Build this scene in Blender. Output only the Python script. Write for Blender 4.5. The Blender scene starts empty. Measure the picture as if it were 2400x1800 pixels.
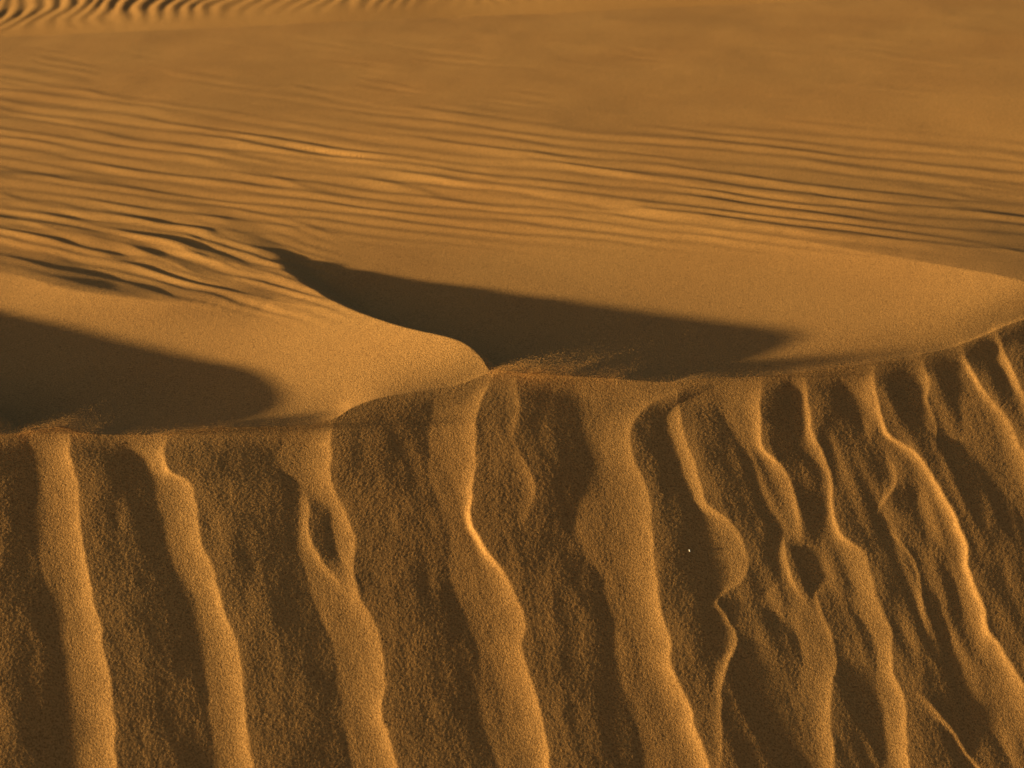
# Wind-rippled sand dune at golden hour: crest with a fluted slip face in front,
# a hollowed windward slope behind it, a rippled far dune, all real relief lit by one low sun.
import bpy, math
import numpy as np
from mathutils import Vector

rng = np.random.default_rng(7)
W, H = 2212.0, 1659.0            # units of the survey drawing the relief was traced in
LENS = 60.0
F = W * LENS / 36.0
PITCH = math.radians(22.0)
CAM = np.array([0.0, 0.0, 1.1])
R_ = np.array([1.0, 0, 0])
FW = np.array([0, math.cos(PITCH), -math.sin(PITCH)])
UP = np.array([0, math.sin(PITCH), math.cos(PITCH)])
SUN_AZ = math.radians(16.6)      # how far the sun stands towards the viewer from due left
SUN_EL = math.radians(4.8)

def ray(u, v):
    u = np.asarray(u, float)[..., None]; v = np.asarray(v, float)[..., None]
    return (u - W/2)/F*R_ - (v - H/2)/F*UP + FW
def at_z(u, v, z):
    d = ray(u, v); t = (z - CAM[2])/d[..., 2]
    return CAM + d*t[..., None]
LOBE = 1.0                       # scale of the lobes
TILT, TIX, Y00 = -.02, .02, 2.72      # the windward plane falls away behind the crest
def plane_z(x, y): return TILT*(y - Y00) + TIX*x
def at_plane(u, v, dz=0.0):
    d = ray(u, v); n = np.array([-TIX, -TILT, 1.0])
    t = (TILT*(0 - Y00) + dz - CAM[2])/(d @ n)
    return CAM + d*t[..., None]
def project(p):
    q = p - CAM
    dz = q @ FW
    return W/2 + F*(q @ R_)/dz, H/2 - F*(q @ UP)/dz, dz

def sm(t):
    t = np.clip(t, 0, 1); return t*t*(3 - 2*t)
def smr(a, b, x): return sm((x - a)/(b - a))

def vnoise(x, y, seed=0):
    """smooth value noise, about -1..1"""
    xi = np.floor(x).astype(np.int64); yi = np.floor(y).astype(np.int64)
    fx = x - xi; fy = y - yi
    def h(a, b):
        n = (a*374761393 + b*668265263 + seed*974711) & 0xFFFFFFFF
        n = ((n ^ (n >> 13))*1274126177) & 0xFFFFFFFF
        n = n ^ (n >> 16)
        return (n & 0xFFFFFF)/float(0xFFFFFF)*2 - 1
    sx = fx*fx*fx*(fx*(fx*6 - 15) + 10); sy = fy*fy*fy*(fy*(fy*6 - 15) + 10)
    return (h(xi, yi)*(1-sx) + h(xi+1, yi)*sx)*(1-sy) + (h(xi, yi+1)*(1-sx) + h(xi+1, yi+1)*sx)*sy
def fbm(x, y, seed=0, o=3):
    s = 0; a = 1; n = 0
    for k in range(o):
        s = s + a*vnoise(x, y, seed + 17*k); n += a
        x = x*2.03 + 11.3; y = y*2.03 - 5.7; a *= .5
    return s/n

def pchip(x, xp, fp):
    """monotone cubic interpolation with straight extension past both ends"""
    xp = np.asarray(xp, float); fp = np.asarray(fp, float)
    hh = np.diff(xp); d = np.diff(fp)/hh
    m = np.empty_like(fp); m[0] = d[0]; m[-1] = d[-1]
    for i in range(1, len(xp)-1):
        m[i] = 0 if d[i-1]*d[i] <= 0 else 2*d[i-1]*d[i]/(d[i-1] + d[i])
    x = np.asarray(x, float)
    i = np.clip(np.searchsorted(xp, x) - 1, 0, len(xp)-2)
    t = (x - xp[i])/hh[i]
    tt = np.clip(t, 0, 1)
    y = ((2*tt**3 - 3*tt**2 + 1)*fp[i] + (tt**3 - 2*tt**2 + tt)*hh[i]*m[i]
         + (-2*tt**3 + 3*tt**2)*fp[i+1] + (tt**3 - tt**2)*hh[i]*m[i+1])
    y = y + np.where(t > 1, (t-1)*hh[i]*m[i+1], 0) + np.where(t < 0, t*hh[i]*m[i], 0)
    return y

def hermite(x, xp, fp):
    """smooth (Catmull-Rom) interpolation with straight extension"""
    xp = np.asarray(xp, float); fp = np.asarray(fp, float)
    m = np.gradient(fp, xp)
    hh = np.diff(xp)
    x = np.asarray(x, float)
    i = np.clip(np.searchsorted(xp, x) - 1, 0, len(xp)-2)
    t = (x - xp[i])/hh[i]; tt = np.clip(t, 0, 1)
    y = ((2*tt**3 - 3*tt**2 + 1)*fp[i] + (tt**3 - 2*tt**2 + tt)*hh[i]*m[i]
         + (-2*tt**3 + 3*tt**2)*fp[i+1] + (tt**3 - tt**2)*hh[i]*m[i+1])
    return y + np.where(t > 1, (t-1)*hh[i]*m[i+1], 0) + np.where(t < 0, t*hh[i]*m[i], 0)

# ------------------------------------------------------------------ crest line
CREST = [(-700, 950), (-450, 930), (-250, 945), (-120, 925), (0, 938), (70, 930), (130, 922), (180, 936), (250, 938), (320, 938),
         (400, 930), (480, 924), (600, 920), (680, 915), (722, 905), (760, 882), (820, 860), (900, 845),
         (980, 832), (1040, 812), (1075, 800), (1130, 806), (1200, 810), (1300, 815), (1400, 822), (1450, 824), (1500, 818), (1560, 814),
         (1640, 813), (1700, 806), (1770, 797), (1840, 788), (1920, 776), (1990, 764),
         (2060, 748), (2120, 726), (2170, 704), (2225, 684), (2300, 655), (2450, 600), (2700, 530)]
cx, cy = zip(*CREST)
def crest_v(u): return pchip(u, cx, cy)

# ------------------------------------------------------------------ hollows and lobes of the windward slope
# ridge lines as seen (u, v) with their height in metres; the lit side lies towards near-left
def ridge_plan(pts):
    a = np.array(pts, float)
    k = np.arange(len(a)); kk = np.linspace(0, len(a)-1, (len(a)-1)*4 + 1)
    a = np.stack([hermite(kk, k, a[:, i]) for i in range(3)], -1)
    z = np.maximum(a[:, 2], 0)
    return at_plane(a[:, 0], a[:, 1], z*LOBE)[:, :2], z
RIDGES = [
    # rim of the lobe in the middle, then the low ridge behind which the ripples hide
    (ridge_plan([(-900, 330, .004), (0, 395, .008), (300, 440, .003), (450, 495, .002), (560, 558, .006), (640, 608, .025), (740, 662, .049),
                 (870, 706, .066), (1000, 733, .075), (1055, 760, .075), (1070, 790, .073), (1060, 850, .062), (1030, 1000, .06)]), .62, .075),
    (ridge_plan([(-1100, 500, .014), (-600, 530, .016), (-300, 560, .010), (0, 592, .011), (150, 628, .018), (330, 655, .017), (450, 672, .010), (570, 690, .0)]), .22, .15),
    (ridge_plan([(1000, 420, .006), (1300, 465, .016), (1600, 515, .026), (1900, 555, .042),
                 (2212, 604, .056), (2300, 625, .058), (2380, 680, .058), (2390, 800, .058), (2360, 1000, .056)]), .66, .75),
    (ridge_plan([(-2000, 460, .006), (-1150, 480, .010), (-850, 525, .016), (-700, 580, .026), (-590, 640, .040), (-510, 690, .05), (-410, 745, .058), (-280, 790, .066),
                 (-150, 815, .072), (-95, 845, .072), (-80, 880, .07), (-90, 930, .066), (-120, 1100, .06)]), .58, .085),
]
def lobes(x, y):
    tot = np.zeros_like(x)
    for (P, z), wl, wr in RIDGES:
        best = np.full(x.shape, 1e9); perp = np.zeros_like(x); sd = np.zeros_like(x); hz = np.zeros_like(x); ws = np.zeros_like(x)
        for i in range(len(P)-1):
            a, b = P[i], P[i+1]; ab = b - a; L2 = ab @ ab
            t = np.clip(((x-a[0])*ab[0] + (y-a[1])*ab[1])/L2, 0, 1)
            dx = x - (a[0] + t*ab[0]); dy = y - (a[1] + t*ab[1])
            d = np.hypot(dx, dy)
            side = ab[0]*(y-a[1]) - ab[1]*(x-a[0])          # >0: left of travel = far side (lee)
            pl = np.abs(side)/math.sqrt(L2)
            k = (d < best - 1e-7) | ((np.abs(d - best) <= 1e-7) & (pl > perp))   # at a shared corner the squarer segment tells the side
            best[k] = d[k]; perp[k] = pl[k]; sd[k] = (np.where(side > 0, -d, d))[k]
            wgt = math.sqrt(L2)/(d + .012)**4; ws += wgt; hz += wgt*(z[i] + t*(z[i+1]-z[i]))
        hz = hz/ws
        lit = np.clip(1 - sd/wl, 0, 1); lit = lit**2.0
        lee = sm(1 + sd/wr)
        tot = tot + hz*np.where(sd > 0, lit, lee)
    return tot*LOBE + plane_z(x, y) + .042*(x + 1.9)*smr(3.1, 4.6, y)*(1 - smr(2.5, 5, np.abs(x)))

# ------------------------------------------------------------------ flutes of the slip face
# each: rows of (v, crest u, foot u, right reach, height) in drawing units; lit flank lies between foot and crest
FL = []
def flute(crest, foot, wr, h, pw=2.5, pr=1.6):
    cu, cv = zip(*crest); fu, fv = zip(*foot)
    FL.append((cv, cu, fv, fu, wr, h, pw, pr))
# h and wr are lists of (v, value)
flute([(150, 925), (150, 975), (168, 1030), (175, 1130), (185, 1230), (205, 1305), (220, 1380), (240, 1480), (247, 1555), (250, 1659)],
      [(47, 935), (50, 980), (60, 1055), (75, 1120), (95, 1190), (108, 1245), (122, 1305), (128, 1405), (140, 1530), (150, 1659)],
      [(900, 110), (1000, 150), (1300, 200), (1659, 210)], [(900, 17), (1000, 19), (1659, 22)])
flute([(368, 945), (352, 985), (372, 1022), (396, 1035), (422, 1080), (430, 1130), (440, 1180), (460, 1230), (472, 1280), (483, 1320), (500, 1355), (520, 1430), (530, 1530), (548, 1659)],
      [(252, 945), (282, 990), (310, 1045), (326, 1120), (358, 1170), (366, 1220), (400, 1280), (414, 1330), (416, 1405), (434, 1480), (452, 1555), (460, 1659)],
      [(900, 240), (1000, 250), (1200, 200), (1659, 210)], [(900, 16), (1000, 19), (1659, 21)])
flute([(722, 905), (716, 945), (715, 980), (713, 1030), (726, 1065), (750, 1110), (765, 1170), (763, 1230), (780, 1290), (805, 1335), (820, 1375), (830, 1430), (830, 1480), (822, 1540), (840, 1600), (858, 1659)],
      [(608, 925), (615, 970), (622, 1030), (636, 1068), (690, 1120), (705, 1180), (695, 1245), (686, 1305), (700, 1380), (720, 1455), (745, 1530), (765, 1605), (765, 1659)],
      [(900, 210), (1000, 215), (1300, 200), (1500, 210), (1659, 220)], [(900, 18), (1030, 19), (1100, 12), (1220, 14), (1300, 20), (1659, 21)])
# left rim of the oval pit on the third flute
flute([(668, 1075), (670, 1100), (668, 1130), (680, 1180), (700, 1215), (725, 1245), (742, 1275)],
      [(636, 1075), (636, 1100), (638, 1140), (655, 1190), (672, 1225), (690, 1250), (700, 1275)],
      [(1060, 45), (1280, 45)], [(1062, 0), (1095, 10), (1200, 12), (1250, 8), (1285, 0)])
flute([(1052, 838), (1032, 890), (1026, 955), (1030, 1005), (1020, 1060), (1016, 1105), (1026, 1150), (1050, 1190), (1090, 1235), (1115, 1290), (1134, 1350), (1128, 1400), (1140, 1450), (1165, 1530), (1178, 1600), (1188, 1659)],
      [(950, 838), (930, 900), (932, 960), (945, 1005), (978, 1070), (998, 1120), (1018, 1170), (1030, 1210), (1034, 1280), (1022, 1345), (1026, 1400), (1052, 1470), (1082, 1550), (1105, 1620), (1115, 1659)],
      [(830, 200), (1000, 250), (1300, 190), (1659, 200)], [(830, 14), (900, 18), (1300, 21), (1659, 22)])
flute([(1112, 820), (1120, 880), (1112, 940), (1125, 985), (1146, 1030), (1156, 1060), (1145, 1100), (1120, 1150)],
      [(1075, 820), (1085, 880), (1075, 940), (1085, 985), (1105, 1030), (1115, 1060), (1100, 1100), (1085, 1150)],
      [(820, 120), (1150, 90)], [(820, 5), (900, 5), (960, 3), (1030, 10), (1060, 10), (1120, 4), (1150, 0)])
flute([(1476, 838), (1410, 868), (1376, 895), (1365, 925), (1363, 950), (1371, 990), (1386, 1035), (1404, 1078), (1408, 1130), (1411, 1190), (1418, 1255), (1431, 1320), (1446, 1370), (1451, 1430), (1466, 1475), (1491, 1540), (1511, 1595), (1533, 1659)],
      [(1300, 838), (1291, 895), (1290, 955), (1302, 1030), (1310, 1080), (1314, 1150), (1322, 1210), (1331, 1295), (1351, 1365), (1376, 1420), (1401, 1470), (1426, 1530), (1446, 1580), (1462, 1659)],
      [(830, 60), (900, 60), (1000, 90), (1150, 110), (1300, 140), (1659, 200)], [(830, 6), (880, 15), (950, 19), (1250, 22), (1659, 24)])
flute([(1466, 872), (1473, 920), (1488, 970), (1506, 1015), (1521, 1055), (1534, 1092), (1566, 1118), (1596, 1150), (1611, 1190), (1611, 1230), (1593, 1262), (1565, 1282), (1552, 1296), (1571, 1330), (1592, 1370), (1588, 1395), (1571, 1430), (1561, 1480), (1556, 1530), (1556, 1659)],
      [(1418, 872), (1415, 910), (1431, 980), (1451, 1025), (1476, 1070), (1501, 1105), (1521, 1150), (1531, 1200), (1536, 1245), (1524, 1280), (1523, 1310), (1535, 1360), (1546, 1395), (1530, 1455), (1530, 1659)],
      [(870, 80), (1000, 130), (1100, 110), (1200, 60), (1300, 90), (1420, 160), (1659, 180)], [(865, 4), (900, 12), (1000, 15), (1190, 17), (1250, 14), (1290, 9), (1350, 13), (1420, 11), (1530, 6), (1600, 4), (1659, 3)])
flute([(1648, 828), (1641, 895), (1643, 930), (1653, 975), (1686, 1005), (1706, 1030), (1716, 1065), (1726, 1110), (1733, 1145), (1735, 1180)],
      [(1552, 820), (1578, 895), (1604, 945), (1636, 980), (1663, 1020), (1679, 1060), (1694, 1110), (1704, 1145), (1706, 1180)],
      [(820, 60), (900, 70), (1000, 90), (1180, 60)], [(820, 12), (870, 18), (1000, 18), (1110, 14), (1150, 5), (1180, 0)])
flute([(1746, 812), (1751, 890), (1761, 940), (1786, 985), (1798, 1030), (1801, 1090), (1806, 1130), (1826, 1160), (1866, 1190), (1881, 1230), (1891, 1280), (1906, 1320), (1926, 1365), (1929, 1400), (1933, 1455), (1951, 1495), (1958, 1555), (1961, 1630), (1963, 1659)],
      [(1702, 812), (1711, 880), (1726, 930), (1749, 990), (1765, 1040), (1773, 1090), (1780, 1130), (1792, 1170), (1800, 1230), (1808, 1290), (1821, 1330), (1848, 1370), (1871, 1420), (1892, 1470), (1900, 1530), (1901, 1580), (1916, 1659)],
      [(810, 70), (900, 110), (1000, 110), (1200, 110), (1659, 140)], [(810, 9), (880, 13), (1000, 15), (1250, 18), (1659, 18)])
# pit with a bright left rim, then the long flute below it
flute([(1698, 1160), (1701, 1200), (1706, 1230), (1718, 1265), (1736, 1290)],
      [(1676, 1160), (1680, 1200), (1690, 1230), (1700, 1265), (1716, 1290)],
      [(1150, 50), (1300, 40)], [(1152, 0), (1185, 10), (1250, 11), (1300, 0)])
flute([(1768, 1255), (1766, 1290), (1781, 1330), (1801, 1370), (1808, 1415), (1801, 1465), (1798, 1530), (1798, 1659)],
      [(1726, 1255), (1728, 1300), (1736, 1335), (1736, 1380), (1730, 1455), (1736, 1520), (1740, 1580), (1740, 1659)],
      [(1250, 60), (1400, 90), (1659, 110)], [(1245, 0), (1290, 12), (1370, 17), (1659, 18)])
# long ridge on the right
flute([(1895, 770), (1888, 815), (1893, 850), (1906, 900), (1929, 945), (1966, 965), (1991, 990), (2021, 1040), (2046, 1075), (2066, 1120), (2086, 1180), (2093, 1230), (2106, 1270), (2126, 1320), (2136, 1360), (2161, 1400), (2186, 1440), (2212, 1475), (2310, 1659)],
      [(1815, 780), (1830, 820), (1855, 860), (1890, 915), (1928, 962), (1964, 995), (2006, 1060), (2031, 1110), (2056, 1170), (2069, 1230), (2080, 1280), (2093, 1335), (2112, 1405), (2128, 1455), (2141, 1510), (2161, 1580), (2186, 1659)],
      [(770, 60), (850, 70), (1000, 120), (1200, 170), (1659, 200)], [(770, 10), (850, 17), (950, 17), (1100, 19), (1659, 22)])
# crescents between
flute([(1925, 985), (1936, 1010), (1938, 1040), (1925, 1065), (1908, 1090), (1890, 1120)],
      [(1905, 985), (1915, 1010), (1917, 1040), (1903, 1065), (1886, 1090), (1870, 1120)],
      [(980, 60), (1120, 60)], [(975, 0), (1010, 8), (1060, 9), (1120, 0)])
flute([(1925, 1140), (1950, 1170), (1972, 1200), (1990, 1250), (1995, 1300), (2003, 1350)],
      [(1905, 1140), (1928, 1170), (1950, 1200), (1964, 1250), (1970, 1300), (1980, 1350)],
      [(1140, 70), (1350, 80)], [(1130, 0), (1180, 8), (1260, 10), (1310, 8), (1370, 0)])
flute([(1990, 1500), (2030, 1545), (2062, 1580), (2095, 1630), (2116, 1659)],
      [(1970, 1500), (2008, 1545), (2035, 1580), (2060, 1630), (2075, 1659)],
      [(1480, 70), (1659, 90)], [(1490, 0), (1540, 11), (1659, 16)])
flute([(1984, 766), (1992, 785), (2006, 811), (2008, 861), (2021, 911), (2021, 945), (2018, 990)],
      [(1945, 766), (1948, 785), (1952, 811), (1962, 861), (1976, 911), (1980, 945), (1985, 990)],
      [(760, 60), (990, 60)], [(760, 9), (850, 13), (930, 8), (985, 0)])
flute([(2080, 745), (2092, 781), (2112, 821), (2150, 870), (2185, 915), (2205, 960), (2230, 1030), (2290, 1160), (2420, 1400), (2560, 1659)],
      [(2035, 745), (2075, 790), (2097, 830), (2120, 880), (2150, 935), (2172, 985), (2200, 1050), (2240, 1170), (2330, 1400), (2450, 1659)],
      [(745, 60), (1000, 90), (1659, 150)], [(740, 10), (800, 13), (950, 17), (1659, 20)])
flute([(2150, 700), (2165, 740), (2185, 790), (2212, 850), (2260, 950), (2330, 1050), (2450, 1250), (2650, 1659)],
      [(2110, 715), (2138, 760), (2160, 800), (2185, 860), (2230, 960), (2290, 1060), (2390, 1260), (2560, 1659)],
      [(690, 80), (1000, 110), (1659, 150)], [(690, 12), (800, 16), (1659, 18)])
for k, u0 in enumerate((2255, 2330, 2420, 2520, 2640, 2760, 2900, 3060, 3250, 3500)):
    flute([(u0, 660), (u0+60, 800), (u0+170, 1000), (u0+420, 1400), (u0+600, 1659)],
          [(u0-45, 660), (u0+5, 800), (u0+100, 1000), (u0+330, 1400), (u0+490, 1659)],
          [(690, 70), (1659, 110)], [(690, 12), (1659, 18)])
for k, u0 in enumerate((-60, -270, -480, -700, -950, -1300, -1700, -2200)):
    j = (k*37) % 23 - 10
    flute([(u0, 930), (u0+8, 1000), (u0+15+j, 1150), (u0+30, 1300), (u0+42-j, 1500), (u0+50, 1659)],
          [(u0-95, 930), (u0-88, 1000), (u0-85+j, 1150), (u0-80, 1300), (u0-70-j, 1500), (u0-60, 1659)],
          [(900, 120), (1659, 150)], [(900, 17), (1659, 21)])

FLH = .345
def flutes(u, v):
    """relief of the slip face in drawing units; u, v have the grid's shape"""
    tot = np.zeros_like(u)
    wob = 4*vnoise(u/60, v/45, 5) + 1.4*vnoise(u/22, v/20, 9)
    uu = u + wob
    for cv, cu, fv, fu, wr, hh, pw, pr in FL:
        ext = (2100 - 1659)/(cv[-1] - cv[-2])*(cu[-1] - cu[-2])
        k0 = np.searchsorted(U, min(min(fu), min(cu)) - 60); k1 = np.searchsorted(U, max(cu) + max(0, ext) + max(b for a, b in wr) + 60)
        sl_ = slice(k0, k1)
        if k1 - k0 < 1: continue
        vv = v[:, sl_]; vc = np.minimum(vv, 2100)
        c = hermite(vc, cv, cu); f = hermite(vc, fv, fu)
        w_l = np.maximum(c - f, 14.0)
        w_r = np.interp(vv, *zip(*wr)); h = np.interp(vv, *zip(*hh))*FLH*np.clip(w_r/150, .62, 1)
        t = uu[:, sl_] - c
        left = np.clip(1 + t/w_l, 0, 1); left = .60*left**pw + .40*left**5
        right = 1 - np.clip(t/w_r, 0, 1)**pr
        tot[:, sl_] += h*np.where(t < 0, left, right)
    return tot

def blur(a, n=1):
    for _ in range(n):
        p = np.pad(a, 1, mode='edge')
        a = (p[:-2, 1:-1] + 2*p[1:-1, 1:-1] + p[2:, 1:-1])/4
        p = np.pad(a, 1, mode='edge')
        a = (p[1:-1, :-2] + 2*p[1:-1, 1:-1] + p[1:-1, 2:])/4
    return a

# ------------------------------------------------------------------ ripples of the windward slope
# each: crest points (u, v), lit width below it, dark width above it, height (drawing units)
RP = []
def ripple(pts, h, wn=22, wf=12, u0=None, u1=None):
    RP.append((pts, h, wn, wf, pts[0][0] if u0 is None else u0, pts[-1][0] if u1 is None else u1))
ripple([(-400, 375), (0, 442), (200, 492), (350, 525), (470, 560), (560, 600)], 14, 26, 16)
ripple([(-400, 410), (0, 480), (150, 505), (300, 545), (420, 590), (600, 630)], 16, 26, 18)
ripple([(-400, 440), (0, 505), (100, 520), (230, 560), (400, 612), (560, 645), (700, 672)], 16, 30, 18)
ripple([(-400, 500), (0, 555), (120, 580), (260, 605), (420, 640), (520, 664)], 6, 26, 18)
ripple([(-400, 395), (0, 422), (120, 445), (260, 470), (430, 500), (560, 530)], 10, 16, 10)
ripple([(200, 505), (330, 525), (450, 560), (600, 600), (720, 640)], 10, 14, 10)
ripple([(-400, 225), (0, 280), (150, 300), (300, 328), (450, 352), (560, 378), (640, 404), (760, 428)], 7.5, 18, 11)
ripple([(250, 300), (420, 330), (560, 350), (700, 372), (850, 400), (960, 430), (1040, 455)], 7, 18, 11)
ripple([(330, 282), (500, 305), (650, 330), (800, 352), (960, 372), (1150, 398), (1300, 420)], 7, 16, 10)
ripple([(-400, 300), (0, 345), (150, 352), (300, 378), (450, 392), (560, 412), (660, 424)], 6, 18, 11)
ripple([(500, 312), (700, 348), (900, 380), (1100, 412), (1300, 440), (1500, 470), (1700, 500), (1900, 520)], 6.5, 15, 10)
ripple([(700, 270), (900, 300), (1150, 335), (1400, 378), (1600, 405), (1800, 430), (2000, 455)], 5.5, 13, 9)
ripple([(1000, 320), (1200, 352), (1400, 385), (1600, 415), (1800, 440)], 5, 12, 8)
ripple([(850, 370), (1050, 395), (1250, 425), (1450, 455), (1700, 492), (1950, 520), (2212, 548), (2500, 570)], 6, 14, 9)
ripple([(1100, 385), (1300, 412), (1500, 432), (1700, 460), (1900, 480)], 5, 12, 8)
ripple([(1000, 425), (1200, 448), (1400, 478), (1600, 505), (1750, 520)], 5, 12, 8)
ripple([(1150, 455), (1350, 482), (1500, 505), (1650, 525)], 4.5, 11, 8)
ripple([(1250, 335), (1500, 365), (1750, 405), (2000, 440), (2212, 470), (2500, 500)], 5, 13, 9)
ripple([(1850, 305), (2000, 320), (2212, 345), (2500, 370)], 5, 14, 10)
ripple([(1700, 350), (1900, 372), (2100, 400), (2212, 415), (2500, 445)], 4.5, 13, 9)
ripple([(1850, 395), (2000, 415), (2212, 445), (2500, 475)], 4, 12, 9)
ripple([(750, 215), (900, 235), (1100, 262), (1300, 290), (1500, 310), (1800, 345)], 3, 12, 8)
ripple([(1150, 262), (1400, 290), (1700, 325), (2000, 360), (2212, 385)], 3, 12, 8)
ripple([(-400, 130), (0, 175), (200, 205), (400, 235), (620, 262)], 4, 12, 8)
ripple([(-400, 150), (0, 198), (200, 220), (350, 240), (500, 262)], 4.5, 12, 8)
ripple([(-400, 175), (0, 222), (110, 235), (250, 250)], 4, 11, 8)
ripple([(200, 242), (350, 265), (500, 290), (700, 318), (900, 345)], 4.5, 13, 9)
ripple([(-400, 240), (0, 298), (100, 308), (220, 320)], 5, 14, 9)
ripple([(-400, 265), (0, 320), (120, 332), (300, 350)], 4.5, 12, 9)

def ripples(u, v):
    tot = np.zeros_like(u)
    vv = v + 3.5*vnoise(u/150, v/40, 31) + 2.5*vnoise(u/60, v/22, 32)
    for pts, h, wn, wf, u0, u1 in RP:
        pu, pv = zip(*pts)
        c = hermite(u, pu, pv)
        t = vv - c                                    # >0: below the crest = near side
        env = np.minimum(smr(u0 - 40, u0 + 130, u) if u0 > -390 else 1.0, 1 - smr(u1 - 150, u1 + 40, u))
        m = .75 + .35*vnoise(u/170 + h, c/30, 41)
        near = np.clip(1 - t/wn, 0, 1)**1.3
        far = np.clip(1 + t/wf, 0, 1)**1.2
        tot = tot + h*env*m*np.where(t > 0, near, far)
    tot *= .6
    # the fine regular ripples between them
    s = v - .122*u - 14*np.sin((u - 300)/520.0)*smr(600, 200, v)
    s = s + 6*fbm(u/420, s/70, 51, 2)
    lo = 200 + 60*smr(0, 900, u) + 30*smr(900, 2212, u)
    band = smr(-30, 60, v - lo + 40*fbm(u/300, v/60, 52, 2))*(1 - smr(-60, 40, v - 500 - .02*u))
    ph = s/21.5 + .35*fbm(u/210, s/26, 53, 2)
    k = ph - np.floor(ph)
    prof = np.where(k < .38, sm(k/.38), 1 - sm((k - .38)/.62))
    tot = tot + 4.8*band*prof*(.45 + .55*smr(-.45, .5, fbm(u/330, s/38, 61, 2)))
    # fine streaks on the back of the middle lobe, running out into its brink
    s2 = v - .20*u - .00006*np.maximum(u, 0)**2 + 6*fbm(u/260, v/60, 55, 2)
    back_ = smr(415, 470, v - .06*u)*(1 - smr(-40, 10, v - (592 + .17*u)))*(1 - smr(640, 800, u))
    k = s2/19.0 + .3*fbm(u/140, v/30, 56, 2); k = k - np.floor(k)
    tot = tot + 3.4*back_*np.where(k < .4, sm(k/.4), 1 - sm((k - .4)/.6))*(.3 + .7*smr(-.4, .5, fbm(u/200, s2/30, 57, 2)))
    top = smr(60, 120, v)*(1 - smr(200, 300, v))*(1 - smr(900, 2300, u)*.6)
    ph2 = s/17*6.283 + 2.5*fbm(u/160, s/24, 71, 2)
    tot = tot + top*.7*np.sin(ph2)*smr(-.1, .6, fbm(u/140, s/25, 81, 2))
    return tot

# ------------------------------------------------------------------ build the near dune
U = np.concatenate([-300 - np.geomspace(2600, 8, 60), np.arange(-300, 2513, 2.0), 2512 + np.geomspace(8, 2600, 60)])
NU = len(U)
Y0 = crest_v(U)
# slip plane through a straight line under the crest
zA, zB = .039, .009
A = at_z(np.array(0.), np.array(938.), zA); B = at_z(np.array(2212.), np.array(720.), zB)
ab = (B - A)[:2]; SL = math.radians(32)
# plane that holds the crest A-B and falls at the angle of repose
AB = (B - A)/np.linalg.norm(B - A)
nh = np.cross(AB, [0, 0, 1.0]); nh = nh/np.linalg.norm(nh)
ns = nh*math.sin(SL) + np.cross(nh, AB)*math.cos(SL)
ns = ns/np.linalg.norm(ns)
if ns[2] < 0: ns = nh*math.sin(SL) - np.cross(nh, AB)*math.cos(SL)
print('slip normal', ns, 'A', A, 'B', B)
def slip_t(u, v):
    d = ray(u, v)
    return ((A - CAM) @ ns)/(d @ ns)
tC = slip_t(U, Y0)
C = CAM + ray(U, Y0)*tC[:, None]

# slip rows
NS = 620
s = np.linspace(0, 1, NS)
s = s + .12*np.sin(math.pi*s)*(s-1)               # a little denser at the crest
s = np.clip(s, 0, 1)
VB = 1990.0
V = Y0[None, :] + (VB - Y0[None, :])*s[:, None]
UU = np.broadcast_to(U[None, :], V.shape)
ts = slip_t(UU, V)
tt = ts
Ps = CAM + ray(UU, V)*tt[..., None]
dv = V - Y0[None, :]
fl = flutes(UU, V)*(1 - .6*(1 - smr(0, 50, dv)) + (.15 + .25*smr(1300, 1700, UU))*smr(0, 45, dv)*(1 - smr(60, 190, dv)))
fl = blur(fl, 1)
def ridged(a): return (1 - np.abs(a)*2.2)
runnel = 1.15*ridged(fbm((UU - .40*(V - 900))/60, V/260, 14, 2))*smr(1480, 1750, UU) + .22*ridged(fbm((UU - .10*(V - 900))/70, V/300, 15, 2))*(1 - smr(1480, 1750, UU))
lump = blur(runnel, 10)*smr(20, 110, dv) + 1.0*fbm(UU/120, V/170, 3, 3) + .16*fbm((UU - .35*V)/28, V/80, 4, 2)*smr(10, 80, dv)
mpp = tt/F
w = smr(0, 70, dv)[..., None]
nd = ns*w + np.array([0, 0, 1.0])*(1 - w)
nd = nd/np.linalg.norm(nd, axis=-1, keepdims=True)
def grains(shape, seed):
    g = np.random.default_rng(seed).standard_normal(shape)
    return .55*g + 1.1*blur(np.random.default_rng(seed+1).standard_normal(shape), 1) + .8*blur(np.random.default_rng(seed+2).standard_normal(shape), 4)
GR = .12
hs = (fl - 1.5 - (3.5 + 2.5*smr(1500, 1900, UU))*smr(0, 50, dv) + lump*smr(0, 40, dv))*mpp
hg = GR*grains(dv.shape, 3)*mpp
Ps = Ps + nd*(hs + hg)[..., None]

# windward rows: footprint on z = 0, lifted by the lobes
base = C.copy(); base[:, 2] = plane_z(C[:, 0], C[:, 1])
ub, vb, _ = project(base)
NP_ = 470
q = np.linspace(0, 1, NP_)[1:]
q = q + .10*np.sin(math.pi*q)*(q-1)
VT = 78.0
vbs = vb.copy()
for _ in range(600):
    p_ = np.pad(vbs, 1, mode='edge'); vbs = (p_[:-2] + 2*p_[1:-1] + p_[2:])/4
Vp = vbs[None, :] + (VT - vbs[None, :])*q[:, None] + (vb - vbs)[None, :]*(1 - q[:, None])**5
Up = ub[None, :] + (U[None, :] - ub[None, :])*q[:, None]
Pp = at_plane(Up, Vp)
zl = lobes(Pp[..., 0], Pp[..., 1])
res = C[:, 2] - lobes(C[:, 0], C[:, 1])
back = np.hypot(Pp[..., 0] - C[None, :, 0], Pp[..., 1] - C[None, :, 1])
res_s = res.copy()
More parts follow.
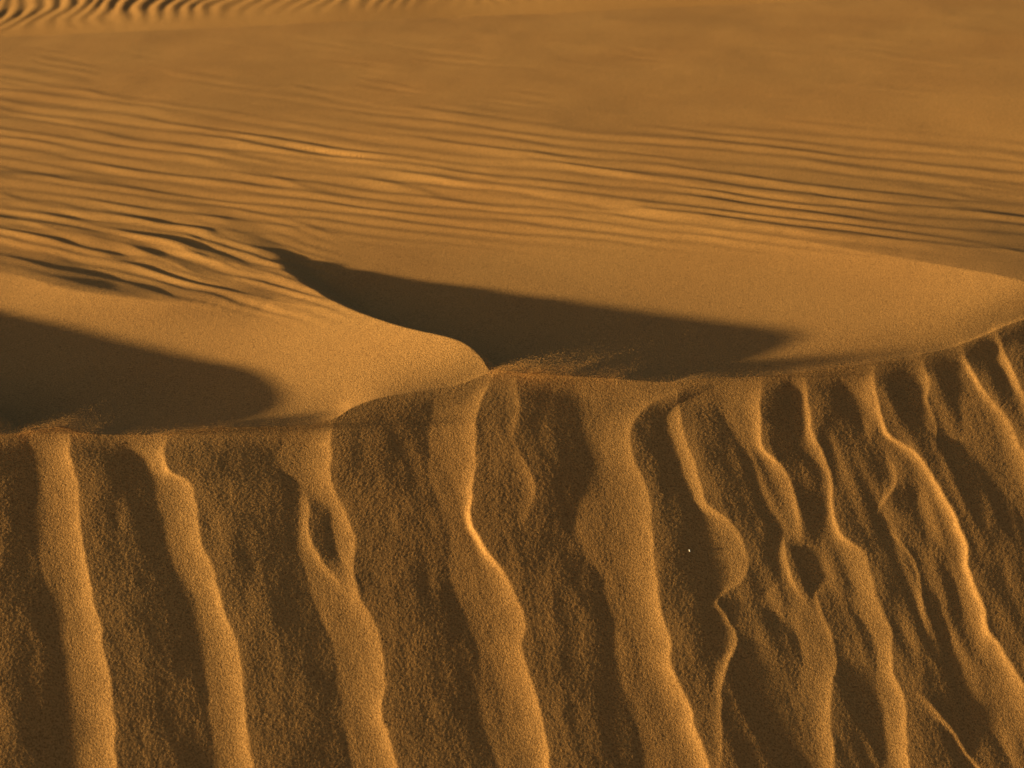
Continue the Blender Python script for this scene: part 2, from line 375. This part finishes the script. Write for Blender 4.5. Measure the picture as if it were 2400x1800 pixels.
for _ in range(300):
    p_ = np.pad(res_s, 1, mode='edge'); res_s = (p_[:-2] + 2*p_[1:-1] + p_[2:])/4
Pp[..., 2] = zl + res_s[None, :]*np.exp(-(back/.07)**1.5) + (res - res_s)[None, :]*np.exp(-back/.03)
pu, pv, pd = project(Pp)
rp = ripples(pu, pv)
fade = smr(12, 60, Y0[None, :] - pv)
und = 3.0*fbm(Pp[..., 0]*2.2, Pp[..., 1]*2.2, 21, 3)
hp = .60*rp*fade + und*fade + hs[0][None, :]/(pd/F)*(1 - smr(0, 28, Y0[None, :] - pv))
hp = hp + GR*.6*grains(hp.shape, 8)*smr(420, 760, pv) + GR*.0*hp
Pp[..., 2] += hp*pd/F

grid = np.concatenate([Ps[::-1], Pp], 0)            # front to back
def grid_mesh(name, G, smooth=True):
    n, m = G.shape[:2]
    me = bpy.data.meshes.new(name)
    me.vertices.add(n*m); me.vertices.foreach_set('co', G.astype(np.float32).ravel())
    idx = np.arange(n*m, dtype=np.int32).reshape(n, m)
    quads = np.stack([idx[:-1, :-1], idx[:-1, 1:], idx[1:, 1:], idx[1:, :-1]], -1).reshape(-1, 4)
    k = len(quads)
    me.loops.add(k*4); me.loops.foreach_set('vertex_index', quads.ravel())
    me.polygons.add(k)
    me.polygons.foreach_set('loop_start', np.arange(0, k*4, 4, dtype=np.int32))
    me.polygons.foreach_set('loop_total', np.full(k, 4, dtype=np.int32))
    me.polygons.foreach_set('use_smooth', np.ones(k, dtype=bool))
    me.update(calc_edges=True)
    ob = bpy.data.objects.new(name, me)
    bpy.context.scene.collection.objects.link(ob)
    return ob

# ------------------------------------------------------------------ sand material
def sand(name, grain=1.0, bump=1.0):
    m = bpy.data.materials.new(name); m.use_nodes = True
    nt = m.node_tree; N = nt.nodes; L = nt.links
    bs = N['Principled BSDF']; bs.inputs['Roughness'].default_value = .85
    bs.inputs['Specular IOR Level'].default_value = .15
    tc = N.new('ShaderNodeTexCoord')
    def noise(scale, detail, rough=.5):
        n = N.new('ShaderNodeTexNoise'); n.inputs['Scale'].default_value = scale
        n.inputs['Detail'].default_value = detail; n.inputs['Roughness'].default_value = rough
        L.new(tc.outputs['Object'], n.inputs['Vector']); return n
    big = noise(2.3, 3)
    fine = noise(330*grain, 2, .6)
    cr = N.new('ShaderNodeValToRGB')
    cr.color_ramp.elements[0].position = .3; cr.color_ramp.elements[0].color = (.465, .231, .069, 1)
    cr.color_ramp.elements[1].position = .7; cr.color_ramp.elements[1].color = (.505, .260, .079, 1)
    L.new(big.outputs['Fac'], cr.inputs['Fac'])
    cg = N.new('ShaderNodeValToRGB')
    e = cg.color_ramp.elements
    e[0].position = .30; e[0].color = (.45, .42, .40, 1)
    e[1].position = .72; e[1].color = (1.3, 1.32, 1.4, 1)
    mid = e.new(.5); mid.color = (1, 1, 1, 1)
    L.new(fine.outputs['Fac'], cg.inputs['Fac'])
    mx = N.new('ShaderNodeMix'); mx.data_type = 'RGBA'; mx.blend_type = 'MULTIPLY'; mx.inputs['Factor'].default_value = .8
    L.new(cr.outputs['Color'], mx.inputs['A']); L.new(cg.outputs['Color'], mx.inputs['B'])
    L.new(mx.outputs['Result'], bs.inputs['Base Color'])
    b1 = N.new('ShaderNodeBump'); b1.inputs['Strength'].default_value = .55*bump; b1.inputs['Distance'].default_value = .0022
    g1 = noise(380*grain, 3, .65)
    L.new(g1.outputs['Fac'], b1.inputs['Height'])
    L.new(b1.outputs['Normal'], bs.inputs['Normal'])
    return m
SAND = sand('sand')
dune = grid_mesh('sand_dune', grid)
dune.data.materials.append(SAND)
dune['kind'] = 'structure'
dune['label'] = 'near sand dune with a fluted slip face below its crest'

# ------------------------------------------------------------------ a small white pebble on the slip face
import bmesh
def slip_point(u, v):
    k = int(np.argmin(np.abs(U - u))); r = int(np.argmin(np.abs(V[:, k] - v)))
    return Ps[r, k]
bm = bmesh.new()
bmesh.ops.create_icosphere(bm, subdivisions=3, radius=1.0)
for vt in bm.verts:
    c = vt.co.copy()
    f_ = 1 + .12*math.sin(3.1*c.x + 1.3) + .08*math.sin(4.7*c.y - .6) + .05*math.sin(6.3*c.z + 2)
    vt.co = Vector((c.x*.0015, c.y*.0024, c.z*.0009))*f_
me = bpy.data.meshes.new('pebble'); bm.to_mesh(me); bm.free()
for p in me.polygons: p.use_smooth = True
peb = bpy.data.objects.new('pebble', me); bpy.context.scene.collection.objects.link(peb)
peb.location = Vector(slip_point(1490, 1188)) + Vector(ns)*.0001
peb.rotation_euler = Vector(ns).to_track_quat('Z', 'Y').to_euler()
peb['label'] = 'tiny white pebble lying alone on the brown slip face between two sand ridges'
peb['category'] = 'pebble'
pm = bpy.data.materials.new('pale_stone'); pm.use_nodes = True
pb = pm.node_tree.nodes['Principled BSDF']; pb.inputs['Roughness'].default_value = .55
pn = pm.node_tree.nodes.new('ShaderNodeTexNoise'); pn.inputs['Scale'].default_value = 900
pr_ = pm.node_tree.nodes.new('ShaderNodeValToRGB')
pr_.color_ramp.elements[0].color = (.62, .56, .48, 1); pr_.color_ramp.elements[1].color = (.75, .70, .62, 1)
pm.node_tree.links.new(pn.outputs['Fac'], pr_.inputs['Fac']); pm.node_tree.links.new(pr_.outputs['Color'], pb.inputs['Base Color'])
me.materials.append(pm)

# ------------------------------------------------------------------ sand blown off the crest
r2 = np.random.default_rng(21)
cen = []
def puff(u0, u1, n, hgt, back, drift=.02):
    uu_ = r2.uniform(u0, u1, n)
    k = np.searchsorted(U, uu_); p = C[np.clip(k, 0, NU-1)].copy()
    t = r2.exponential(1, n)
    gust = .35 + .65*np.clip(vnoise(uu_/26.0, uu_*0 + 3.3, 77) + .5, 0, 1.4)
    p[:, 2] += t*hgt*gust
    p[:, 1] += r2.normal(0, back, n) ; p[:, 0] += t*drift*gust + r2.normal(0, .004, n)
    cen.append(p)
puff(1050, 1190, 7000, .011, .012, .035)
puff(1120, 1330, 4000, .008, .012, .02)
puff(1300, 1480, 500, .004, .010)
puff(40, 190, 3000, .010, .010, .02)
puff(-60, 60, 500, .006, .010)
puff(250, 480, 2000, .005, .012)
puff(480, 700, 900, .004, .015)
puff(1480, 1850, 800, .003, .012)
puff(1850, 2300, 500, .003, .010)
cen = np.concatenate(cen)
octv = np.array([[1, 0, 0], [-1, 0, 0], [0, 1, 0], [0, -1, 0], [0, 0, 1], [0, 0, -1]], float)
octf = np.array([[0, 2, 4], [2, 1, 4], [1, 3, 4], [3, 0, 4], [2, 0, 5], [1, 2, 5], [3, 1, 5], [0, 3, 5]])
rad = r2.uniform(.0002, .00042, (len(cen), 1, 1))
vv_ = (cen[:, None, :] + octv[None]*rad*r2.uniform(.7, 1.3, (len(cen), 6, 1))).reshape(-1, 3)
ff_ = (octf[None] + (np.arange(len(cen))*6)[:, None, None]).reshape(-1, 3)
me = bpy.data.meshes.new('blown_sand'); me.from_pydata(vv_.tolist(), [], ff_.tolist()); me.update()
me.materials.append(SAND)
bl = bpy.data.objects.new('blown_sand', me); bpy.context.scene.collection.objects.link(bl)
bl['kind'] = 'stuff'; bl['label'] = 'fine sand grains blown off the crest of the dune'; bl['category'] = 'sand'

# ------------------------------------------------------------------ far dune
nx, ny = 1100, 420
X = np.linspace(-7, 7, nx); D = np.concatenate([np.linspace(-1.2, 1.6, 330), np.linspace(1.65, 7, 90)])
foot = at_plane(np.array([0.]), np.array([78.]))[0]
zf = lobes(np.array([foot[0]]), np.array([foot[1]]))[0]
XX, DD = np.meshgrid(X, D)
YY = foot[1] + DD
ZZ = zf + .16*np.minimum(DD, 3.2) + .038*np.clip(XX - foot[0], -3, 5) - .55*np.maximum(DD - 3.4, 0)
wob = XX + .05*fbm(XX*3.1, DD*2.6, 91, 2) + .012*np.sin(DD*16 + 4*fbm(XX*2, DD*2, 93, 2)) - (.05 + .10*smr(-1.2, 1.2, XX))*DD
amp = (1 - smr(.5, 2.6, XX)*.85)*smr(.0, .35, DD - .055*(XX - foot[0]))*(.75 + .4*vnoise(XX*4, DD*5, 95))
ph = wob/.068 + .45*fbm(XX*5, DD*5, 97, 2)
sawt = ph - np.floor(ph)
prof = np.where(sawt < .52, sm(sawt/.52), 1 - sm((sawt - .52)/.48))
ZZ = ZZ + .0075*amp*prof + .012*fbm(XX, DD, 99, 2)
far = grid_mesh('far_dune', np.stack([XX, YY, ZZ], -1))
far.data.materials.append(SAND)
far['kind'] = 'structure'
far['label'] = 'far sand slope covered with wind ripples behind the near dune'

# desert floor
g = 400.0
G = np.array([[[-g, -g, -1.35], [g, -g, -1.35]], [[-g, g, -1.35], [g, g, -1.35]]], float)
floor = grid_mesh('desert_ground', G); floor.data.materials.append(SAND)
floor['kind'] = 'structure'; floor['label'] = 'open sandy desert floor around the dunes'

# ------------------------------------------------------------------ camera, sun, sky
sc = bpy.context.scene
cam = bpy.data.cameras.new('camera'); co = bpy.data.objects.new('camera', cam)
sc.collection.objects.link(co); sc.camera = co
co.location = CAM; co.rotation_euler = (math.pi/2 - PITCH, 0, 0)
cam.lens = LENS; cam.sensor_width = 36; cam.clip_start = .05; cam.clip_end = 2000
cam.dof.use_dof = True; cam.dof.focus_distance = 2.72; cam.dof.aperture_fstop = 5.6

to_sun = Vector((-math.cos(SUN_AZ)*math.cos(SUN_EL), -math.sin(SUN_AZ)*math.cos(SUN_EL), math.sin(SUN_EL)))
sl = bpy.data.lights.new('sun', 'SUN'); so = bpy.data.objects.new('sun', sl); sc.collection.objects.link(so)
sl.energy = 5.0; sl.angle = math.radians(1.3); sl.color = (1.0, .785, .40)
so.rotation_euler = (-to_sun).to_track_quat('-Z', 'Y').to_euler()

wd = bpy.data.worlds.new('World'); sc.world = wd; wd.use_nodes = True
sky = wd.node_tree.nodes.new('ShaderNodeTexSky'); sky.sky_type = 'NISHITA'; sky.sun_disc = False
sky.dust_density = 4.0; sky.air_density = 1.0; sky.sun_elevation = SUN_EL; sky.sun_rotation = math.atan2(to_sun.x, to_sun.y)
bg = wd.node_tree.nodes['Background']; bg.inputs['Strength'].default_value = .05
wd.node_tree.links.new(sky.outputs['Color'], bg.inputs['Color'])

sc.view_settings.view_transform = 'Standard'; sc.view_settings.look = 'None'
sc.view_settings.exposure = 1.22; sc.view_settings.gamma = 1
